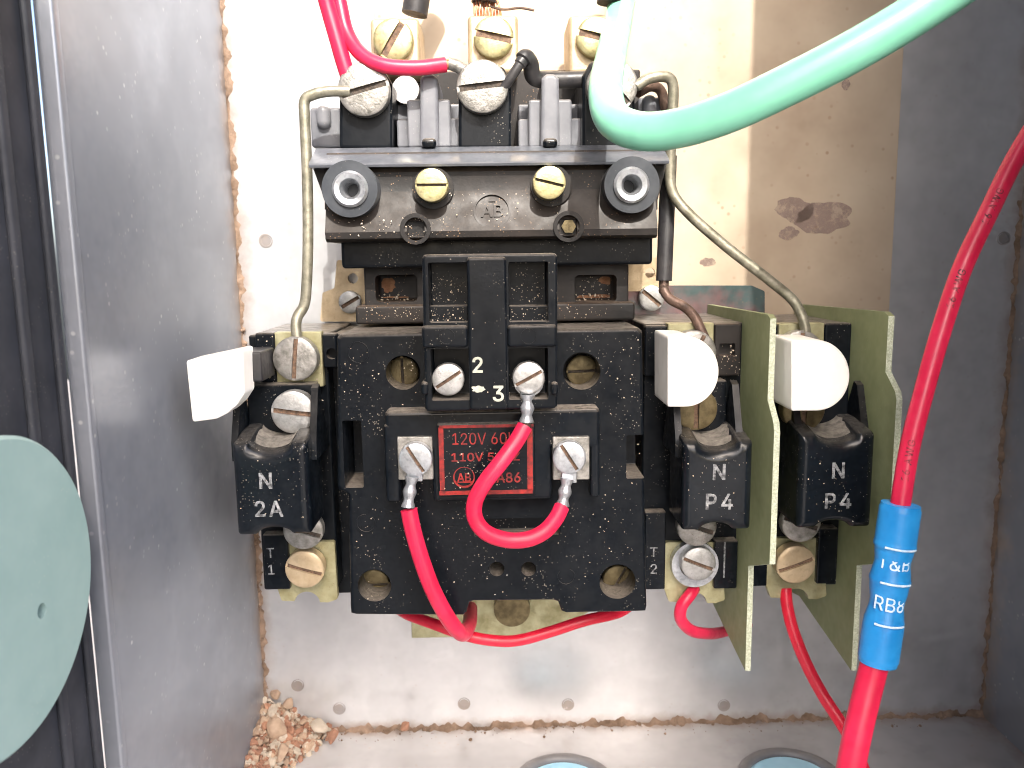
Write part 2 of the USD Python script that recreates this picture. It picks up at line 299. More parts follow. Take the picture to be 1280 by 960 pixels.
def fillet(p0, p1, e1, e2, w, seed, n=260):
    """a ragged line of dirt lying in a corner from p0 to p1, reaching out along e1 and e2"""
    p0, p1, e1, e2 = (np.array(a, float) for a in (p0, p1, e1, e2)); rows = []
    for k in range(n + 1):
        c = p0 + (p1 - p0) * k / n; q = np.array([k * .27, seed, 0.])
        a = w * max(.06, -.5 + 2.6 * meshkit.fbm(q, 5, seed)); b = w * max(.06, -.5 + 2.6 * meshkit.fbm(q + 50, 5, seed)); h = .22 + .2 * meshkit.noise(q * 3)
        rows.append([c + e1 * a + e2 * .02, c + e1 * a * .55 + e2 * b * h, c + e1 * a * h + e2 * b * .55, c + e1 * .02 + e2 * b])
    v = np.array(rows).reshape(-1, 3); f = []
    for k in range(n):
        for j in range(3): a = k * 4 + j; f += [(a, a + 1, a + 5), (a, a + 5, a + 4)]
    return trimesh.Trimesh(v, f, process=False)
def crumbs(n, f, seed):
    g = np.random.default_rng(seed); out = []
    for _ in range(n):
        m = trimesh.creation.icosahedron(); r = .2 + .75 * g.random()**4; out.append(trimesh.Trimesh(np.array(m.vertices) * (.6 + .6 * g.random((12, 1))) * r + f(g, r), m.faces, process=False))
    return cat(out)
obj('corner_dirt', cat([crumbs(230, lambda g, r: np.array([WX0 + 30 + (WX1 - WX0 - 30) * g.random()**1.5, FZ + r * .4, .5 + r + 9 * g.random()**3]), 1), crumbs(120, lambda g, r: np.array([WX0 + .3 + 1.6 * g.random(), FZ + 10 + 170 * g.random(), .3 + 1.2 * g.random()]), 2),
    fillet((WX0, FZ, 0), (WX0, 230, 0), (1, 0, 0), (0, 0, 1), 1.7, 3, 500), fillet((WX0, FZ, 0), (WX1, FZ, 0), (0, 1, 0), (0, 0, 1), 2.2, 5, 400), fillet((WX1, FZ, 0), (WX1, 20, 0), (-1, 0, 0), (0, 0, 1), 1.4, 8)]), M['dirt'],
    label='rusty brown dirt lying along the inner corners of the enclosure', cat='dirt', kind='stuff', smooth=True)

pan = obj('mounting_panel', (lambda x0, x1, z0: rbox(x0, x1, z0, TOP - 60, .6, 2.4, .3, 8))(U(468, 30, 2)[0], U(1116, 300, 2)[0], U(800, 700, 2)[1]), M['zinc_panel'],
          label='tan zinc plated mounting panel screwed over the grey back wall', cat='mounting panel')
def blob(px, py, rx, ry, d, seed, k=.35):
    pts = []
    for i in range(40):
        a = i / 40 * 2 * math.pi; s = 1 - k + 2 * k * meshkit.fbm(np.array([math.cos(a) * 1.6 + seed, math.sin(a) * 1.6, 0.]), 3, seed)
        pts.append((px + rx * s * math.cos(a), py + ry * s * math.sin(a)))
    return prism(ppoly(pts, d), d - .04, d)
M['stain'] = usdkit.material(stage, '/World/Looks/stain_broken', {'g': ('geometry', {}), 'n': ('noise_texture', {'scale': 210, 'detail': 6, 'roughness': .7}), 'r': ('rgb_ramp', {'ramp': [(.35, (.11, .07, .065)), (.65, (.20, .145, .115))]}),
    'm': ('map_range', {'from_min': .40, 'from_max': .58, 'to_min': .1, 'to_max': .6, 'clamp': True}), 'p': ('principled_bsdf', {'roughness': .55})},
    [('g.position', 'n.vector'), ('n.fac', 'r.fac'), ('r.color', 'p.base_color'), ('n.fac', 'm.value'), ('m.result', 'p.alpha')], surface='p.BSDF')
for q in ((995, 262, 24, 16, 1), (1030, 272, 34, 22, 2), (986, 291, 13, 8, 3), (885, 328, 10, 6, 4), (1057, 105, 5, 8, 5)): obj('stain', blob(*q[:4], 2.46, q[4]), M['stain'], pan)

surf('unseen_ground_earth', (.17, .155, .14), (.25, .23, .21), 2, (.8, 1))
surf('sun_blocker_plaster', (.46, .43, .38), (.54, .51, .46), 3, (.7, .9))  # surface of the unseen sun blocker
obj('unseen_ground', rbox(-9000, 9000, -1302, -1300, -9000, 9000, 0), M['unseen_ground_earth'], kind='structure')  # out of view; tone set for the sunlight it bounces into the enclosure
obj('unseen_sun_blocker', rbox(110, 610, -1299, 2635, 3000, 3200, 2, 8), M['sun_blocker_plaster'], kind='structure')  # out of view, placed to keep direct sun off the lower starter

# ---------------------------------------------------------------- contactor
K = thing('contactor', 'large black contactor with three terminals on top and round screw holes in its face', 'contactor', (*U(620, 768, 40), 40))
# base plates and ears
obj('base_plate', pbox(513, 700, 600, 797, 9, 5, .4) + prism(ppoly([(585, 600), (700, 600), (735, 765), (700, 790), (690, 795), (585, 796)], 10), 5, 10), M['yellow_zinc'], K)
obj('base_screw', cyl(640, 762, 24, 14, 9), M['aged_brass'], K)
ear = prism(rounded(ppoly([(400, 402), (403, 366), (418, 360), (421, 325), (520, 325), (520, 402)], 10), 1) - Point(U(441, 348, 10)).buffer(2), 7, 10)
obj('mounting_ear', ear, M['tan_lug'], K); screw(K, 437, 378, 14, 13.5, 30, 'steel', 2.4)
obj('mounting_ear', prism(rounded(ppoly([(720, 357), (940, 357), (956, 364), (956, 402), (720, 402)], 9), 1), 6, 9), M['iridescent_strip'], K)
obj('mounting_ear', prism(rounded(ppoly([(760, 322), (828, 322), (830, 364), (760, 364)], 10), 1) - Point(U(812, 341, 10)).buffer(2), 9.3, 11), M['tan_lug'], K)
screw(K, 815, 373, 16, 14, -40, 'steel', 3)
# line terminals on top
for (x0, y0, x1, y1, cx, cy, a) in ((463, 22, 525, 92, 491, 48, 58), (585, 18, 648, 92, 617, 45, -12), (711, 18, 774, 92, 746, 45, -14)):
    lg = obj('terminal_lug', pbox(x0, y0, x1, y1, 34, 12, 1.6), M['tan_lug'], K)
    screw(lg, cx, cy, 24, 38, a, 'brass', 4.5, dome=.6)
obj('back_bar', pbox(455, 88, 800, 200, 20, 4, .8), M['dusty_black'], K)
obj('contact_stud', cyl(507, 112, 16, 44, 20), M['steel'], K)
# grey clips between the posts
for cx in (536, 688):
    g = pbox(cx - 40, 148, cx + 40, 184, 50, 22, .8) + pbox(cx - 27, 124, cx + 27, 184, 53, 22, .9) + pbox(cx - 40, 130, cx + 40, 150, 40, 22, .6)
    rd = rounded(ppoly([(cx - 12, 184), (cx - 11, 97), (cx - 5, 92), (cx + 5, 92), (cx + 11, 97), (cx + 12, 184)], 58), .8)
    obj('arc_clip', g, M['grey_plastic'], K); obj('clip_rib', puffy(rd, 30, 58, 1.4), M['grey_plastic'], K)
    obj('clip_latch', pbox(cx - 9, 172, cx + 9, 184, 60, 56, 1.2), M['black_gloss'], K)
for x0, x1, y0 in ((388, 426, 134), (798, 836, 121)):
    obj('end_clip', pbox(x0, y0, x1, 184, 46, 22, 1) + pbox(x0 + 6, y0 - 4, x0 + 24, 160, 49, 30, 2.2), M['grey_plastic'], K)
# posts with large load screws
for cx, y0, sy, a in ((457, 82, 111, 15), (606, 78, 107, 6), (761, 72, 106, -48)):
    pd = 57
    w = 33; pl = ppoly([(cx - w, 186), (cx - w, y0 + 22), (cx - w + 10, y0 + 5), (cx - w + 26, y0), (cx + w - 26, y0), (cx + w - 10, y0 + 5), (cx + w, y0 + 22), (cx + w, 186)], pd)
    po = obj('terminal_post', puffy(rounded(pl, 1), 20, pd, 1.2), M['black_plastic'], K)
    screw(po, cx - 3 if cx < 700 else cx + 5, sy, 31, pd + 5.2, a, 'dull_steel', 5, w=.12, dome=.3, slot='slot_dark')
# upper housing
def zz(py, d, px=615): return U(px, py, d)[1]
HX0, HX1 = U(406, 255, 69)[0], U(821, 255, 69)[0]; LX0, LX1 = U(388, 195, 66)[0], U(834, 192, 66)[0]
prof = [(30, zz(190, 60)), (62, zz(190, 60)), (66, zz(214, 66)), (65.5, zz(238, 65.5)), (68, zz(262, 68)), (71, zz(288, 71)), (70.6, zz(296, 70.6)), (69, zz(300, 69)), (30, zz(300, 69))]
hs = man(side(prof, HX0, HX1))
lp = [(28, zz(183, 57)), (57, zz(183, 57)), (68.6, zz(201, 68.6)), (69.4, zz(204, 69.4)), (69, zz(207, 69)), (64, zz(208, 64)), (28, zz(208, 64))]
led = man(side(lp, LX0, LX1))
gus = prism(ppoly([(389, 204), (834, 202), (822, 250), (822, 262), (406, 262), (406, 250)], 62), 40, 62)
for px, py in ((519, 286), (711, 283)): hs = hs - pbox(px - 11, py - 10, px + 11, py + 10, 73, 68.6, .3)
H = obj('terminal_housing', hs + gus, M['dusty_black'], K)
obj('ledge', led, M['ledge_sky_sheen'], K)
for px, py in ((437, 236), (790, 231)):
    bo = obj('boss', ring(px, py, 34, 19, 73.5, 60, 48) + cyl(px, py, 33, 66, 60), M['boss_grey'], H)
    rg = Manifold.revolve(CrossSection([[(8.5 * S(75), 0), (18.8 * S(75), 0), (18.8 * S(75), 8.0), (22 * S(75), 8.2), (22 * S(75), 8.8), (19 * S(75), 9.6), (13 * S(75), 9.2), (9 * S(75), 7)]]), 40); x, z = U(px, py, 75)
    obj('threaded_insert', rg.translate((x, z, 65.5)), M['bright_zinc'], H)
for px, py, a in ((539, 231, 0), (687, 228, -14)):
    obj('screw_seat', ring(px + 2, py + 4, 25, 15, 68.2, 62), M['dusty_black'], H); screw(H, px, py, 20, 75.5, a, 'brass', 9, dome=.06, w=.09, slot='slot_dark')
for px, py in ((519, 286), (711, 283)): obj('boss_ring', ring(px, py, 19, 14, 71.6, 66) , M['dusty_black'], H)
obj('nut', Manifold.cylinder(1.2, 9 * S(70), 9 * S(70), 6).translate((*U(711, 283, 70), 68.7)), M['aged_brass'], H)
k_ = S(68); ec = U(615, 264, 67.7)
er = (Manifold.cylinder(1.2, 23 * k_, 23 * k_, 48) - Manifold.cylinder(4, 20.5 * k_, 20.5 * k_, 48).translate((0, 0, -1))).translate((0, 0, -.6))
et = txt('AB', 615, 263, 16, 68, True, .95, .5); et.vertices -= [*U(615, 263, 68), 67.8]
em = cat([er, et, Manifold.cube((20 * k_, 2 * k_, .8), True).translate((0, -12 * k_, 0)), Manifold.cube((8 * k_, 2 * k_, .8), True).translate((0, 13 * k_, 0))]); a_ = math.radians(-19)
v = np.array(em.vertices); v = np.stack([v[:, 0], v[:, 1] * math.cos(a_) - v[:, 2] * math.sin(a_), v[:, 1] * math.sin(a_) + v[:, 2] * math.cos(a_)], 1) + [*ec, 68.1]
obj('emblem', trimesh.Trimesh(v, em.faces, process=False), M['dusty_black'], H)
obj('lower_housing', pbox(426, 296, 816, 333, 61, 20, 1.2), M['black_plastic'], K)
ac = pbox(455, 325, 786, 385, 52, 18, .8)
for x0, x1 in ((468, 522), (718, 772)): ac = ac - pbox(x0, 343, x1, 378, 53, 42, 1.6)
obj('arc_chamber', ac, M['dusty_black'], K)
for q in ((484, 356, 9, 9, 21), (492, 374, 20, 3.5, 22), (745, 373, 21, 4, 23), (757, 350, 8, 5, 24)): obj('rust_patch', blob(*q[:4], 42.15, q[4], .6), M['rust'], K)
obj('chamber_lip', pbox(444, 380, 794, 403, 58, 18, 1), M['dusty_black'], K)
# coil cover
cv = rounded(ppoly([(421, 418), (620, 413), (803, 410), (806, 590), (806, 620), (809, 765), (703, 767), (697, 751), (587, 752), (582, 770), (438, 769), (435, 617), (421, 612)], 80), .9)
cvm = man(puffy(cv, 24, 80, 1.3, 5, 220))
for px, py, r in ((503, 467, 22), (728, 465, 24), (467, 735, 22), (773, 730, 24)): cvm = cvm - cyl(px, py, r, 82, 64)
for px in (621, 661): cvm = cvm - cyl(px, 714, 10, 82, 60)
cvm = cvm - pbox(428, 527, 452, 612, 82, 62, .6) - pbox(784, 545, 830, 600, 82, 62, .6) - pbox(592, 650, 700, 672, 82, 74, .6)
CV = obj('coil_cover', cvm, M['black_plastic'], K)
for px, py, a in ((503, 467, 92), (728, 465, 2), (467, 732, 0), (773, 727, 60)): screw(CV, px, py - 1, 20, 68.5, a, 'aged_brass', 2.6, slot='slot_dark', w=.09, name='recessed_screw')
for px, py, r in ((447, 441, 14), (457, 655, 13), (708, 722, 12)): obj('mould_mark', ring(px, py, r, r - 1.3, 80.25, 79.5), M['black_plastic'], CV)
# coil terminals
ct = pbox(481, 512, 750, 562, 87, 78, 1.4) + pbox(481, 530, 500, 628, 87, 78, 1) + pbox(738, 530, 750, 622, 86.5, 78, 1) + pbox(540, 530, 690, 626, 87, 78, 1.2)
CT = obj('coil_block', ct, M['black_gloss'], K)
for px, py, x0, x1 in ((519, 575, 497, 541), (712, 573, 691, 737)):
    obj('terminal_plate', pbox(x0, 546, x1, 600, 88.2, 79, .4), M['dull_steel'], CT); screw(CT, px, py, 21.5, 92.5, -58, 'bright_zinc', 3.6, w=.11)
pl = obj('name_panel', pbox(547, 529, 669, 620, 89.2, 86.6, .5), M['black_gloss'], CT)
fr = [pbox(549, 531, 667, 534.5, 89.3, 89.15, 0), pbox(549, 613, 666, 618, 89.3, 89.15, 0), pbox(549, 534.5, 555, 612.9, 89.3, 89.15, 0), pbox(659, 534.5, 666, 613, 89.3, 89.15, 0)]
fr += [txt('120V 60HZ', 611, 548, 15, 89.2, False, .84, .08), txt('110V 50HZ', 607, 571, 10.5, 89.2, True, 1.12, .08), ring(580, 597, 14, 12.3, 89.28, 89.15), txt('AB', 580, 597, 11, 89.2, True, .9, .08), pbox(570, 602, 590, 603.6, 89.28, 89.15, 0), txt('71A86', 626, 597, 12.5, 89.2, True, .95, .08)]
obj('lettering', cat(fr), M['red_print'], pl)

# ---------------------------------------------------------------- auxiliary contact block
A = thing('auxiliary_contact_block', 'small black contact block with windows, marked 2 and 3, on the contactor', 'contact block', (*U(612, 513, 90), 90))
ab = man(puffy(rounded(ppoly([(527, 318), (697, 316), (697, 511), (531, 515)], 97), 1.2), 78, 97, 1.0, 5, 160))
for x0, y0, x1, y1, b in ((535, 328, 585, 404, 86), (636, 327, 686, 403, 86), (538, 437, 587, 502, 86), (636, 436, 686, 501, 86)): ab = ab - pbox(x0, y0, x1, y1, 99, b, .5)
obj('housing', ab, M['black_plastic'], A)
obj('spine', pbox(585, 321, 634, 513, 98.6, 96, 1) , M['black_plastic'], A)
obj('cross_bar', pbox(527, 407, 584.7, 435, 98.2, 96, 1), M['black_plastic'], A); obj('cross_bar', pbox(634.3, 406, 696, 434, 98.2, 96, 1), M['black_plastic'], A)
for x0, x1 in ((535, 585), (636, 686)): obj('step', pbox(x0, 382, x1, 404, 91, 85, .4), M['black_plastic'], A)
for px in (530, 693): obj('clip_tab', pbox(px - 4, 478, px + 5, 494, 98.6, 90, .8), M['black_gloss'], A)
for px, py in ((558, 421), (661, 421)): obj('mould_mark', ring(px, py, 10.5, 9.2, 98.4, 97.5), M['black_plastic'], A)
for px, py, a in ((560, 475, 33), (661, 473, 28)): screw(A, px, py, 20.5, 95, a, 'steel', 4, w=.11)
obj('lettering', cat([txt('2', 597, 456, 19, 98.62, True, 1.0), txt('3', 623, 492, 19, 98.62, True, 1.0)]), M['cream_print'], A)
obj('paint_spot', blob(597, 487, 8, 4, 98.7, 11, .6), M['cream_print'], A)

# ---------------------------------------------------------------- overload relays, heaters, levers
def yoke(cx, cy, d, tip=(-22, 32)):
    p = ppoly([(cx - 34, cy - 36), (cx + 36, cy - 36), (cx + 40, cy + 36), (cx + 28, cy + 40), (cx - 30, cy + 38), (cx - 36, cy + 20)], d)
    p = rounded(p, .8) - Point(U(cx + 2, cy + 42, d)).buffer(17 * S(d))
    return prism(p, d - 3, d)
def heater(name, label, x0, x1, yt, yb, sx, sy, sa, smat, text, tx, ty, lsx, lsy):
    d1 = 86.0; X0, X1, Z0, Z1 = ext(x0, yt, x1, yb, d1)
    h = thing(name, label, 'heater unit', ((X0 + X1) / 2, Z0, 70), 'thermal heater units on the overload relays')
    w = X1 - X0; xm = (X0 + X1) / 2; layers = []
    def shape(inset, up, wid):
        p = sbox(X0 + .4 * (1 - wid), Z0, X1 - .4 * (1 - wid), Z1 + up)
        e = Point(0, 0).buffer(1, 32)
        from shapely import affinity
        p = p - affinity.translate(affinity.scale(e, w * .30, 4.2), xm, Z1 + up + .9) - affinity.translate(affinity.scale(e, w * .24, 2.6), xm, Z0 - .3)
        p = p.buffer(-1.2).buffer(3.3).buffer(-2.1)
        return p.buffer(-inset - 1e-3)
    rb = 2.6
    for d, up in ((66, 3.6), (72, 3.4), (77, 2.6), (80, 1.8)): layers.append((shape(0, up, 1), d))
    for k in range(8):
        a = k / 7 * math.pi / 2; layers.append((shape(rb * (1 - math.cos(a)), 1.2 * (1 - k / 7), 1), d1 - rb + rb * math.sin(a)))
    b = obj('body', loft(layers, 160), M['heater_black'], h, smooth=60)
    V, F, na, nb = [], [], 22, 14
    for j in range(nb + 1):
        d = 66.2 + 15.3 * j / nb; up = float(np.interp(d, [66, 72, 77, 80, 81.6], [3.6, 3.4, 2.6, 1.8, 1.32]))
        lo, hi = (.26 + .045 * float(meshkit.noise(np.array([d * .7, sx * .1 + q, 0.]), 3)) - .05 * (j / nb)**3 for q in (0., 40.))
        for i in range(na + 1):
            t = (-lo + (lo + hi) * i / na) / .30
            V.append((xm + t * .30 * w, Z1 + up + .9 - 4.2 * math.sqrt(max(0, 1 - t * t)) + .07, d))
    for j in range(nb):
        for i in range(na): a = j * (na + 1) + i; F += [(a, a + na + 2, a + 1), (a, a + na + 1, a + na + 2)]
    obj('dust', trimesh.Trimesh(V, F, process=False), M['saddle_dust'], b, kind='stuff', smooth=True)
    X0b, X1b = ext(x0 + (12 if sx < 600 else -18), yt, x1 + (20 if sx < 600 else -24), yb, 70)[:2]
    zt, zb = U(sx, sy - 36, 70)[1], U(sx, sy + 40, 70)[1]
    cheek = [(60, zb), (70, zt), (72.5, zt - 1), (79, zb + 3), (79, zb - 3), (60, zb - 3)]
    obj('cheek', side(cheek, X0b, X0b + 2.2), M['black_clean'], h); obj('cheek', side(cheek, X1b - 2.2, X1b), M['black_clean'], h)
    obj('saddle', rbox(X0b + 2.3, X1b - 2.3, zb - 2, zt - .5, 60, 67, .6), M['black_plastic'], h)
    screw(h, sx, sy, 27.5, 74, sa, smat, 5, w=.12, dome=.35)
    screw(h, lsx, lsy, 26, 70, -20, 'dull_steel', 4, w=.12, slot='slot_dark', dome=.5)
    obj('lettering', cat([txt(t, a, bb, 20, 86.02, True, .95, .10) for t, (a, bb) in zip(text, zip(tx, ty))]), M['worn_white'], h)
    return h
def relay(label, base, parts):
    r = thing('overload_relay', label, 'overload relay', base, 'overload relays beside the contactor')
    return r
# left relay
R1 = relay('left overload relay, marked T1, between the enclosure side wall and the contactor', (*U(375, 735, 40), 40), None)
obj('housing', pbox(320, 418, 416, 737, 58, 8, .8), M['black_plastic'], R1)
obj('side_frame', pbox(405, 418, 440, 742, 50, 8, .8), M['black_plastic'], R1)
obj('top_corner', pbox(320, 416, 344, 478, 62, 56, .8), M['black_plastic'], R1); obj('top_corner', pbox(403, 417, 421, 460, 61, 56, .8) - cyl(413, 443, 7, 63, 57.5), M['black_plastic'], R1)
obj('terminal_plate', pbox(344.5, 415, 403, 484, 61, 57, .4), M['yellow_zinc'], R1)
screw(R1, 368, 449, 28, 67, 84, 'dull_steel', 5, w=.10, dome=.35)
obj('label_block', pbox(330, 668, 361, 737, 62, 50, .5), M['black_gloss'], R1)
obj('terminal_yoke', yoke(382, 713, 60), M['yellow_zinc'], R1)
screw(R1, 380, 713, 25.5, 66, -17, 'tan_lug', 5, w=.11, dome=.4)
obj('lettering', cat([txt('T', 338, 691, 13, 62.02), txt('1', 339, 712, 13, 62.02)]), M['worn_white'], R1)
lv = obj('reset_lever', pbox(300, 440, 327, 478, 78, 62, .8), M['black_rubber'], R1)
obj('lever_cap', puffy(rounded(ppoly([(232, 451), (303, 436), (305, 492), (296, 506), (284, 517), (270, 524), (240, 528)], 88), .8), 77, 88, .8), M['white_cap'], lv)
# middle relay
R2 = relay('overload relay marked T2 between the contactor and the first green barrier plate', (*U(862, 735, 40), 40), None)
obj('housing', pbox(803, 404, 926, 735, 56, 8, .8), M['black_plastic'], R2)
obj('top_corner', pbox(806, 407, 834, 470, 59, 54, .7), M['black_plastic'], R2)
obj('top_corner', pbox(893, 405, 926, 470, 60, 54, .7) - pbox(901, 430, 921, 446, 62, 57, .6), M['dusty_black'], R2)
obj('terminal_plate', pbox(834.5, 404, 892, 470, 60, 55, .4), M['yellow_zinc'], R2)
screw(R2, 868, 442, 29, 66, 60, 'dull_steel', 5, w=.10, dome=.35)
obj('label_block', pbox(806, 640, 832, 737, 60, 50, .5), M['black_gloss'], R2)
obj('terminal_post', pbox(893, 676, 922, 736, 60, 50, .6), M['black_gloss'], R2)
obj('scratch', pbox(904.5, 678, 906.5, 722, 60.05, 59.9, 0), M['worn_white'], R2)
obj('terminal_yoke', yoke(866, 714, 58), M['yellow_zinc'], R2)
obj('washer', ring(869, 706, 31, 20, 61.5, 58.2), M['bright_zinc'], R2)
screw(R2, 874, 706, 23, 66, -22, 'steel', 5, w=.11, dome=.4)
obj('lettering', cat([txt('T', 817, 690, 13, 60.02), txt('2', 817, 711, 13, 60.02)]), M['worn_white'], R2)
def dcap(x0, x1, y0, y1, d0, d1):
    r = (y1 - y0) / 2; pts = [(x0 + 1, y1), (x0, y1 - 3), (x0, y0 + 3), (x0 + 1, y0)]; xc = x1 - r * .95
    for k in range(25): a = -math.pi / 2 + math.pi * k / 24; pts.append((xc + r * .95 * math.cos(a), (y0 + y1) / 2 + r * math.sin(a)))
    return puffy(ppoly(pts, d1), d0, d1, .9)
obj('stem', pbox(845, 440, 872, 480, 76, 56, .5), M['black_rubber'], R2)
obj('lever_cap', dcap(835, 899, 420, 509, 71, 92), M['white_cap'], R2)
# right relay
R3 = relay('rightmost overload relay, standing between the two green barrier plates', (*U(1000, 732, 40), 40), None)
obj('housing', pbox(950, 405, 1062, 732, 56, 8, .8), M['black_plastic'], R3)
obj('top_corner', pbox(952, 406, 972, 470, 59, 54, .7), M['black_plastic'], R3); obj('top_corner', pbox(1030, 404, 1063, 500, 60, 54, .7), M['black_plastic'], R3)
obj('terminal_plate', pbox(972.5, 404, 1029.5, 470, 60, 55, .4), M['yellow_zinc'], R3)
screw(R3, 1002, 442, 29, 66, 86, 'dull_steel', 5, w=.10, dome=.35)
obj('label_block', pbox(938, 650, 960, 733, 60, 50, .5), M['black_gloss'], R3)
obj('terminal_post', pbox(1022, 660, 1046, 730, 60, 50, .6), M['black_gloss'], R3)
obj('terminal_yoke', yoke(993, 709, 58), M['yellow_zinc'], R3)
screw(R3, 996, 707, 26, 65, 20, 'tan_lug', 5, w=.11, dome=.4)
obj('lettering', txt('3', 947, 697, 13, 60.02), M['worn_white'], R3)
obj('stem', pbox(995, 440, 1020, 480, 76, 56, .5), M['black_rubber'], R3)
obj('lever_cap', dcap(990, 1063, 425, 514, 74, 92), M['white_cap'], R3)
heater('heater_unit', 'black heater unit marked N 2A, left of the contactor', 292, 386, 558, 670, 365, 516, -8, 'steel', ('N', '2', 'A'), (332, 325, 345), (601, 636, 636), 378, 664)
heater('heater_unit', 'black heater unit marked N P4, between the contactor and the first green barrier', 854, 941, 556, 664, 871, 512, 90, 'aged_brass', ('N', 'P', '4'), (899, 889, 909), (590, 627, 627), 872, 660)
heater('heater_unit', 'black heater unit marked N P4, between the two green barriers', 999, 1093, 546, 661, 1006, 513, 88, 'aged_brass', ('N', 'P', '4'), (1048, 1038, 1057), (588, 626, 626), 1003, 655)

# ---------------------------------------------------------------- green barrier plates
def barrier(label, px, pts, grp):
    x = U(px[0], px[1], px[2])[0]
    P = [(d, U(pxx, py, d)[1]) for pxx, py, d in pts]
    b = obj('barrier_plate', side(P, x, x + 1.9), M['green_board'], label=label, cat='barrier plate', group='green barrier plates')
    ev = [(d, z) for d, z in P if d > 60]
    for (d0, z0), (d1, z1) in zip(ev[:-1], ev[1:]):
        q = [(d0 + .02, z0), (d1 + .02, z1), (d1 + .12, z1), (d0 + .12, z0)]
        if abs(z0 - z1) < 1.2: q = [(d0, z0 - .02), (d1, z1 - .02), (d1, z1 - .1), (d0, z0 - .1)]
        obj('cut_edge', side(q, x + .03, x + 1.87), M['board_edge'], b)
    return b
barrier('pale green insulating barrier plate standing left of the rightmost relay', (961, 450, 85), [(875, 380, 4), (958, 393, 82), (964, 398, 85), (962, 500, 85), (968, 528, 91), (970, 540, 92), (970, 705, 92), (946, 707, 71), (943, 838, 71), (897, 745, 22), (890, 735, 4)], None)
barrier('pale green insulating barrier plate at the far right of the starter, behind the blue splice', (1108, 440, 85), [(980, 380, 4), (1100, 390, 82), (1110, 395, 85), (1108, 465, 85), (1120, 490, 92), (1125, 500, 93), (1122, 703, 93), (1090, 706, 72), (1073, 838, 72), (1005, 745, 22), (990, 735, 4)], None)

# ---------------------------------------------------------------- rods and wires
obj('connecting_rod', tube([(438, 114, 61), (412, 114, 61), (392, 118, 61), (381, 126, 61), (381, 150, 61), (384, 220, 61), (385, 300, 61), (383, 360, 61), (380, 382, 61), (372, 396, 62), (370, 410, 63), (373, 430, 64)], 1.75), M['tinned_wire'],
    label='bare bent metal rod left of the contactor, down to the left relay', cat='rod')
obj('connecting_rod', tube([(795, 108, 60), (812, 98, 60), (832, 96, 59), (841, 106, 58), (841, 140, 57), (838, 200, 56), (840, 238, 56), (860, 266, 57), (905, 306, 58), (955, 345, 60), (988, 372, 61), (1000, 390, 62), (1006, 408, 63), (1008, 428, 64)], 1.75), M['tinned_wire'],
    label='long bare metal rod slanting right down to the rightmost relay', cat='rod')
sl = thing('sleeved_rod', 'short metal rod in a black sleeve, down to the relay marked T2', 'rod', (*U(845, 425, 55), 55))
obj('sleeve', tube([(836, 195, 48), (834, 250, 49), (832, 300, 50), (830, 351, 51)], 2.75, 6, 24), M['black_rubber'], sl)
obj('rod', tube([(797, 116, 55), (815, 108, 52), (828, 118, 49), (834, 160, 48), (834, 220, 48), (830, 350, 51), (830, 362, 52), (838, 374, 54), (856, 384, 57), (868, 396, 60), (876, 412, 62), (884, 430, 63)], 1.7), M['dark_copper'], sl)
# red wires at the top
obj('red_wire', tube([(402, -20, 58), (410, 10, 58), (420, 45, 58.5), (430, 80, 59), (438, 104, 59)], 2.55), M['red_wire'], label='straight red wire running down from above into the left top screw', cat='wire', group='red wires')
w2 = thing('red_wire', 'red wire curving right above the left top screw to the middle post', 'wire', (*U(500, 90, 60), 60), 'red wires')
obj('insulation', tube([(420, -20, 54), (426, 10, 55), (434, 42, 57), (452, 68, 60), (480, 82, 62), (520, 85, 62), (557, 81, 60)], 2.4), M['red_wire'], w2)
obj('bare_end', tube([(553, 81.5, 60), (562, 80, 59)], 1.6, 4), M['copper'], w2)
obj('crimp', tube([(560, 79, 59), (572, 83, 58.5), (586, 92, 58)], 2.0), M['dull_steel'], w2)
obj('black_wire', tube([(628, 112, 60), (640, 95, 61), (650, 80, 61), (657, 72, 60), (663, 80, 57), (668, 97, 54), (690, 100, 52), (735, 99, 52)], [1.6] * 20 + [2.0] * 5 + [2.7] * 46), M['black_rubber'], label='short black wire bridging the middle and right top posts', cat='wire')
for px, dx in ((515, 12), (605, 3), (762, 2)):
    c = thing('supply_cable', {515: 'black cable entering the left brass lug at the top edge', 605: 'black cable with bare copper strands in the middle brass lug', 762: 'black cable entering the right brass lug at the top edge'}[px], 'cable', (*U(px, 15, 26), 26), 'black supply cables')
    obj('insulation', tube([(px + dx * 2.5, -70, 26), (px + dx, -30, 26), (px + (dx > 5) * 3, 4 if px != 515 else 18, 26)], 4.6, 8), M['black_rubber'], c)
    if px == 605:
        for k in range(9):
            o = (k - 4) * 4; s = obj('strand', tube([(px + o * .9 + 2, 1, 26 + (k % 3)), (px + o + 4, 12, 27 + (k % 3)), (px + o + 5, 26, 27)], .42, 4, 8), M['copper'], c)
        obj('strand', tube([(612, 8, 29), (630, 12, 30), (650, 10, 31), (668, 13, 31)], .45, 4, 8), M['dark_copper'], c)
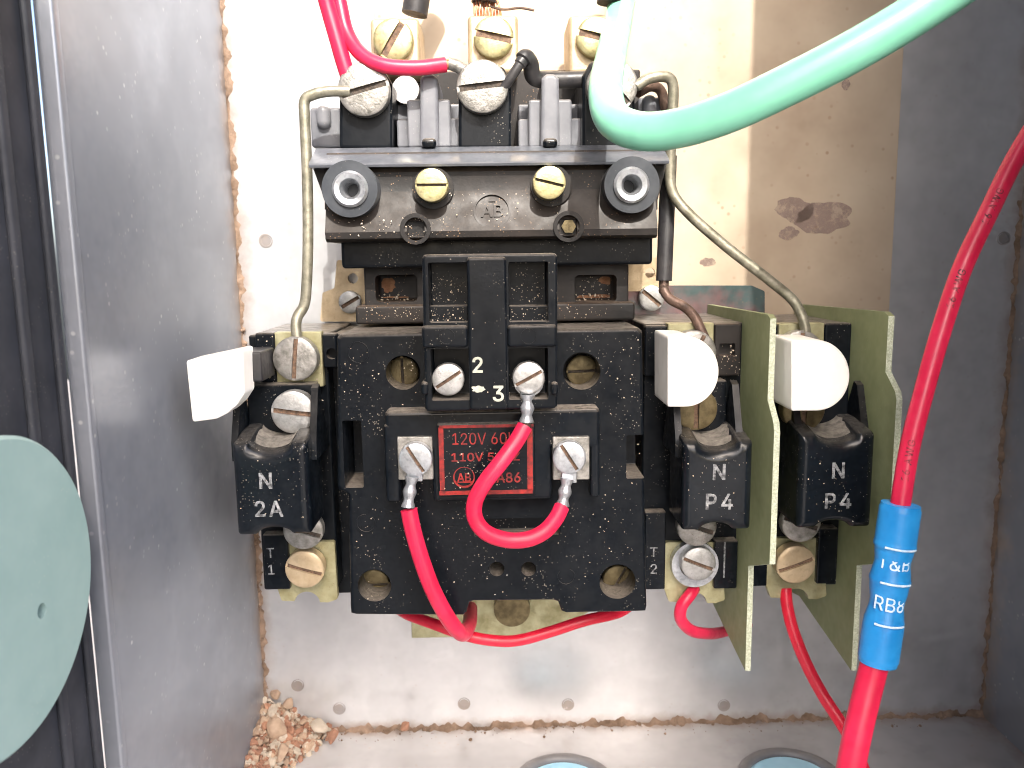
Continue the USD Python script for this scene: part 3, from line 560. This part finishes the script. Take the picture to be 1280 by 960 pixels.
# coil wires
def crimp(parent, pts, r):
    C = path3(pts, 8); n = len(C); prof = [r * (1.0 + .16 * math.cos(6.283 * k / (n - 1) * 2)) for k in range(n)]
    return obj('crimp', sweep(C, prof, 20), M['bright_zinc'], parent)
jw = thing('jumper_wire', 'short red wire looped in front of the red printed panel', 'wire', (*U(645, 680, 95), 95), 'red wires')
obj('insulation', tube([(656, 533, 96), (645, 552, 98), (626, 578, 101), (607, 602, 102), (594, 626, 102), (594, 648, 102), (608, 666, 102), (634, 675, 101), (660, 674, 100), (681, 664, 98), (695, 648, 95), (702, 634, 92.5)], 2.42, 10, 24), M['red_wire'], jw)
crimp(jw, [(659, 494, 96), (659, 510, 96.5), (658, 527, 96.5)], 1.85); crimp(jw, [(709, 598, 90.5), (706, 615, 91), (703, 632, 92)], 1.85)
obj('ring_tongue', cyl(661, 477, 19, 91, 90) + pbox(650, 480, 669, 500, 92, 90, .3), M['bright_zinc'], jw); obj('ring_tongue', pbox(702, 580, 721, 604, 89.4, 88.3, .3), M['bright_zinc'], jw)
obj('bare_end', tube([(658, 524, 96.5), (656, 537, 96.2)], 1.5, 4), M['dark_copper'], jw)
cw = thing('coil_wire', 'red wire hanging from the left coil screw across the contactor face', 'wire', (*U(560, 795, 85), 85), 'red wires')
obj('insulation', tube([(511, 637, 92), (516, 662, 92.5), (526, 697, 92), (540, 735, 91), (556, 766, 88), (570, 786, 82), (580, 792, 72), (587, 778, 56), (588, 760, 40)], 2.6, 10, 24), M['red_wire'], cw)
crimp(cw, [(515, 596, 90.5), (512, 615, 91), (510, 634, 91.8)], 1.85); obj('ring_tongue', pbox(508, 580, 528, 602, 89.4, 88.3, .3), M['bright_zinc'], cw)
obj('red_wire', tube([(495, 760, 40), (512, 769, 50), (545, 781, 58), (585, 795, 60), (620, 801, 60), (650, 800, 60), (690, 789, 59), (730, 776, 58), (772, 766, 52), (790, 755, 40)], 2.0, 10), M['dark_red_wire'], label='red wire sagging below the bottom edge of the contactor', cat='wire', group='red wires')
obj('red_wire', tube([(868, 735, 57), (862, 744, 60), (852, 758, 61), (851, 774, 59), (864, 788, 52), (884, 792, 40), (903, 790, 24), (935, 780, 12)], 2.15), M['red_wire'], label='small red wire loop under the relay marked T2', cat='wire', group='red wires')
obj('red_wire', tube([(982, 735, 57), (984, 758, 59), (992, 790, 62), (1008, 830, 66), (1028, 868, 70), (1050, 902, 76), (1066, 930, 82), (1085, 975, 88)], 2.1), M['dark_red_wire'], label='dark red wire dropping from the rightmost relay behind the thick red wire', cat='wire', group='red wires')
RW = [(1310, 130, 96), (1268, 200, 100), (1236, 265, 104), (1203, 335, 108), (1176, 415, 112), (1152, 500, 115), (1136, 565, 117), (1124, 640, 119)]
tw = thing('red_wire', 'thick red wire with black print, right of the starter, running into the blue splice', 'wire', (*U(1124, 640, 118), 118), 'red wires')
obj('insulation', tube(RW, 2.65, 12, 28), M['red_wire'], tw)
C = path3(RW, 40); L = np.r_[0, np.cumsum(np.linalg.norm(np.diff(C, axis=0), axis=1))]
def on_wire(s_, start, h, rev=True, r=2.65):
    out = []; pos = start
    for ch in s_:
        if ch == ' ': pos += h * .5; continue
        m = meshkit.text_mesh(ch, h, .1, True); v = np.array(m.vertices); w = v[:, 0].max() - v[:, 0].min(); v[:, 0] -= v[:, 0].min() + w / 2; v[:, 1] -= h / 2
        s = L[-1] - pos - w / 2; c = np.array([np.interp(s, L, C[:, k]) for k in range(3)]); c2 = np.array([np.interp(s - .5, L, C[:, k]) for k in range(3)])
        t = c2 - c; t /= np.linalg.norm(t); n = np.array([-.45, .0, 1.]); n -= t * (n @ t); n /= np.linalg.norm(n); b = np.cross(n, t)
        R = np.array([t, b, n]); v[:, 2] += r - .06
        ang = v[:, 1] / r; vv = np.column_stack([v[:, 0], np.sin(ang) * v[:, 2], np.cos(ang) * v[:, 2]])
        out.append(trimesh.Trimesh(c + vv @ R, m.faces, process=False)); pos += w + h * .22
    return cat(out)
obj('lettering', cat([on_wire('16 AWG', 9, 1.9), on_wire('16 AWG', 58, 1.9), on_wire('16 AWG', 84, 1.9)]), M['black_ink'], tw)
obj('red_wire', tube([(1097, 815, 121), (1088, 850, 122), (1078, 890, 124), (1068, 935, 126), (1056, 1000, 128)], 3.85, 10, 28), M['red_wire'], label='thick red wire leaving the bottom of the blue splice', cat='wire', group='red wires')
# blue splice
a, b = np.array([*U(1126, 630, 119), 119]), np.array([*U(1097, 828, 121), 121])
T = np.linspace(0, 1, 70); prof = []
for t in T:
    r = 5.45
    if .27 < t < .74: r = 5.2
    for t0, w_, dr in ((.255, .012, .25), (.47, .02, .35), (.73, .012, .25)): r += dr * math.exp(-((t - t0) / w_)**2)
    r -= .55 * math.exp(-((t - .36) / .05)**2) + .6 * math.exp(-((t - .62) / .06)**2)
    if t < .02 or t > .98: r -= .3
    prof.append(r)
sp = thing('butt_splice', 'bright blue crimped splice sleeve joining two thick red wires', 'wire splice', b, None)
sh = sweep(a + (b - a) * T[:, None], prof, 40)
v = np.array(sh.vertices); ax = (b - a) / np.linalg.norm(b - a); rel = v - a; s = rel @ ax; rad = rel - s[:, None] * ax
k = np.exp(-((s / np.linalg.norm(b - a) - .62) / .10)**2) * np.clip(-rad @ np.array([.8, 0, -.6]) / 5, 0, 1); v -= rad * (.10 * k)[:, None]
obj('sleeve', trimesh.Trimesh(v, sh.faces, process=False), M['blue_splice'], sp, smooth=60)
def on_splice(text, t, h, off=0):
    m = meshkit.text_mesh(text, h, .16, False); v = np.array(m.vertices); v[:, 0] -= (v[:, 0].max() + v[:, 0].min()) / 2; v[:, 1] -= h / 2
    r = np.interp(t, T, prof) - .28; an = (v[:, 0] + off) / 5.1 - .2; up = -ax; f = np.array([0, 0, 1.]); f -= up * (f @ up); f /= np.linalg.norm(f); e = np.cross(up, f)
    R = r + .22 + v[:, 2]; P = a + (b - a) * t + up * v[:, 1:2] + f * (np.cos(an) * R)[:, None] + e * (np.sin(an) * R)[:, None]
    return trimesh.Trimesh(P, m.faces, process=False)
obj('lettering', cat([on_splice('T&B', .345, 3.9, -.6), on_splice('RB8', .60, 3.9, -.2)]), M['pale_blue_print'], sp)
for t in (.255, .47, .57, .73):
    tt = np.linspace(-.9, .75, 24); an = tt; up = -ax; f = np.array([0, 0, 1.]); f -= up * (f @ up); f /= np.linalg.norm(f); e = np.cross(up, f); R = np.interp(t, T, prof) + .02
    if t == .57: continue
    obj('worn_band', sweep(a + (b - a) * t + f * (np.cos(an) * R)[:, None] + e * (np.sin(an) * R)[:, None], .30, 8), M['pale_blue_print'], sp)
# green cable
gc = [(786, -60, 0), (780, -15, 8), (773, 25, 30), (764, 70, 60), (757, 112, 88), (766, 148, 105), (800, 164, 114), (850, 160, 120), (910, 141, 126), (975, 111, 130), (1050, 73, 133), (1120, 33, 134), (1195, -15, 134), (1260, -60, 134)]
obj('green_cable', tube(gc, 5.0, 12, 32), M['green_cable'], label='thick pale green cable sweeping across the top right corner', cat='cable')
# pale green disc at the left edge
dc = np.array([WX0 - 1.8, U(0, 742, 172)[1], 174.])
cy_ = Manifold.revolve(CrossSection([[(0, 0), (32.5, 0), (33.5, .8), (33.5, 2.4), (32.7, 3.2), (0, 3.6)]]), 96)
hole = Manifold.cylinder(5, 1.7, 1.7, 24).translate((10.5, -7.6, 1.6))
dk = ((cy_ - hole) + Manifold.cylinder(3.2, 6, 6, 32).translate((0, 0, -2.7))).rotate((0, 88, 0)).translate(tuple(dc))
obj('round_cover', dk, M['pale_green'], label='round pale green cover with a small hole at the lower left edge', cat='cover')

# ---------------------------------------------------------------- stones, gravel, grit
def stone(c, r, seed, mt):
    g = np.random.default_rng(seed); p = g.normal(size=(22, 3)); p /= np.linalg.norm(p, axis=1)[:, None]
    p *= (.8 + .35 * g.random((22, 1))) * (.75 + .5 * g.random(3)); h = trimesh.convex.convex_hull(p)
    h = h.subdivide().subdivide(); trimesh.smoothing.filter_laplacian(h, iterations=3)
    v = np.array(h.vertices); v *= 1.05 + .12 * (meshkit.fbm(v * 3 + seed, 3, seed)[:, None] - .5)
    return trimesh.Trimesh(v * r + c, h.faces, process=False)
def on_floor(px, py):
    vv = _w + _r * (px - 640) / FPX + _u * (480 - py) / FPX; t = FZ / vv[2]; return vv[0] * t, CAMD - vv[1] * t
SL = {'stone_tan': 'tan', 'stone_red': 'reddish', 'stone_cream': 'pale cream'}
big = [((346, 912), 5.2, 'stone_tan', 'largest tan pebble of the heap in the lower left corner'), ((399, 908), 4.2, 'stone_cream', 'pale cream pebble at the right side of the heap in the corner'), ((417, 921), 3.2, 'stone_red', 'reddish pebble at the right tip of the heap in the corner'),
       ((341, 893), 3.2, 'stone_cream', 'long pale pebble at the upper left of the heap in the corner'), ((362, 880), 3.0, 'stone_tan', 'tan pebble at the upper right of the heap in the corner'), ((331, 907), 2.4, 'stone_red', 'small orange pebble against the left wall beside the heap'),
       ((353, 940), 3.2, 'stone_tan', 'tan pebble at the front of the heap near the bottom edge'), ((506, 907), 2.2, 'stone_red', 'lone reddish pebble right of the heap along the bottom corner'), ((344, 868), 2.5, 'stone_tan', 'tan pebble at the top of the heap in the corner')]
for i, ((px, py), r, mt, lb) in enumerate(big):
    d = max(3.5, 9 + (py - 900) * .5); x, z = U(px, py, d); z = max(z, FZ + r * .55)
    obj('pebble', stone(np.array([x, z, d]), r, i + 3, mt), M[mt], label=lb, cat='pebble', group='pebbles in the corner heap', smooth=40)
grav = {'stone_tan': [], 'stone_red': [], 'stone_cream': []}
for i in range(1500):
    u = RNG.random(2); x = WX0 + .8 + 31 * u[0]**1.3; d = 1 + 44 * u[1]**1.2
    lim = 1 - (x - WX0) / 32 - d / 60
    if lim < 0: continue
    h = max(0, lim) * 17 * (.55 + .5 * RNG.random()); r = .45 + 1.7 * RNG.random()**2.5
    vv = RNG.normal(size=(13, 3)); vv /= np.linalg.norm(vv, axis=1)[:, None]; m = trimesh.convex.convex_hull(vv * (.75 + .5 * RNG.random(3))); vv = np.array(m.vertices)
    grav[('stone_tan', 'stone_red', 'stone_cream')[int(RNG.random() * 2.99)]].append(trimesh.Trimesh(vv * r + [x, FZ + r * .4 + h, d], m.faces, process=False))
gv = obj('gravel', cat(grav['stone_tan']), M['stone_tan'], label='heap of small gravel and earth in the lower left corner', cat='gravel', kind='stuff', smooth=False)
obj('red_grains', cat(grav['stone_red']), M['stone_red'], gv, kind='stuff', smooth=False); obj('pale_grains', cat(grav['stone_cream']), M['stone_cream'], gv, kind='stuff', smooth=False)
heap = []
n = 24; V = []; F = []
for i in range(n + 1):
    for j in range(n + 1):
        x = i / n * 27; d = j / n * 40; h = max(0, 1 - x / 27 - d / 50) * 17 * (.7 + .6 * float(meshkit.fbm(np.array([x * .3, d * .3, 0.]), 3, 4)))
        V.append((WX0 + .05 + x, FZ - .05 + h, .05 + d))
for i in range(n):
    for j in range(n): a_ = i * (n + 1) + j; F += [(a_, a_ + 1, a_ + n + 2), (a_, a_ + n + 2, a_ + n + 1)]
obj('earth', trimesh.Trimesh(V, F, process=False), M['dirt'], gv, kind='stuff', smooth=True)
gr = []
def scatter(x0, y0, x1, y1, d, n, r=.16, skew=1.0):
    for _ in range(n):
        u = RNG.random(2); x, z = U(x0 + (x1 - x0) * u[0], y0 + (y1 - y0) * u[1]**skew, d); s = r * (.55 + 1.3 * RNG.random()**3)
        m = trimesh.creation.icosahedron(); v = np.array(m.vertices) * (.6 + .6 * RNG.random((12, 1))) * s + [x, z, d + s * .3]
        gr.append(trimesh.Trimesh(v, m.faces, process=False))
for q in ((537, 345, 583, 378, 86, 60), (537, 384, 583, 403, 91, 45), (638, 340, 684, 378, 86, 55), (638, 384, 684, 402, 91, 35), (430, 430, 520, 510, 80, 60), (745, 420, 800, 500, 80, 60), (750, 500, 800, 700, 80, 60), (445, 620, 575, 760, 80, 90),
          (600, 690, 760, 750, 80, 35), (555, 540, 640, 612, 89.3, 60), (590, 640, 760, 700, 80, 30), (300, 560, 380, 660, 86, 22), (860, 570, 935, 655, 86, 40), (1005, 570, 1085, 655, 86, 25), (405, 480, 430, 700, 50, 50),
          (322, 420, 345, 478, 62, 30), (346, 455, 402, 482, 61, 30, .3), (900, 432, 925, 468, 60, 25, .25), (420, 270, 560, 296, 71, 60, .2), (560, 240, 700, 294, 69.5, 60, .16), (470, 368, 520, 377, 43, 30, .35), (720, 366, 770, 377, 43, 40, .35), (725, 345, 760, 368, 42, 35),
          (455, 384, 525, 400, 58, 50), (700, 384, 785, 400, 58, 20), (590, 325, 630, 500, 98.6, 14, .12), (330, 490, 405, 530, 67, 50, .22)): scatter(*q)
obj('grit', cat(gr), M['grit'], label='pale dust grains scattered over the black contactor and relays', cat='dust', kind='stuff', smooth=False)
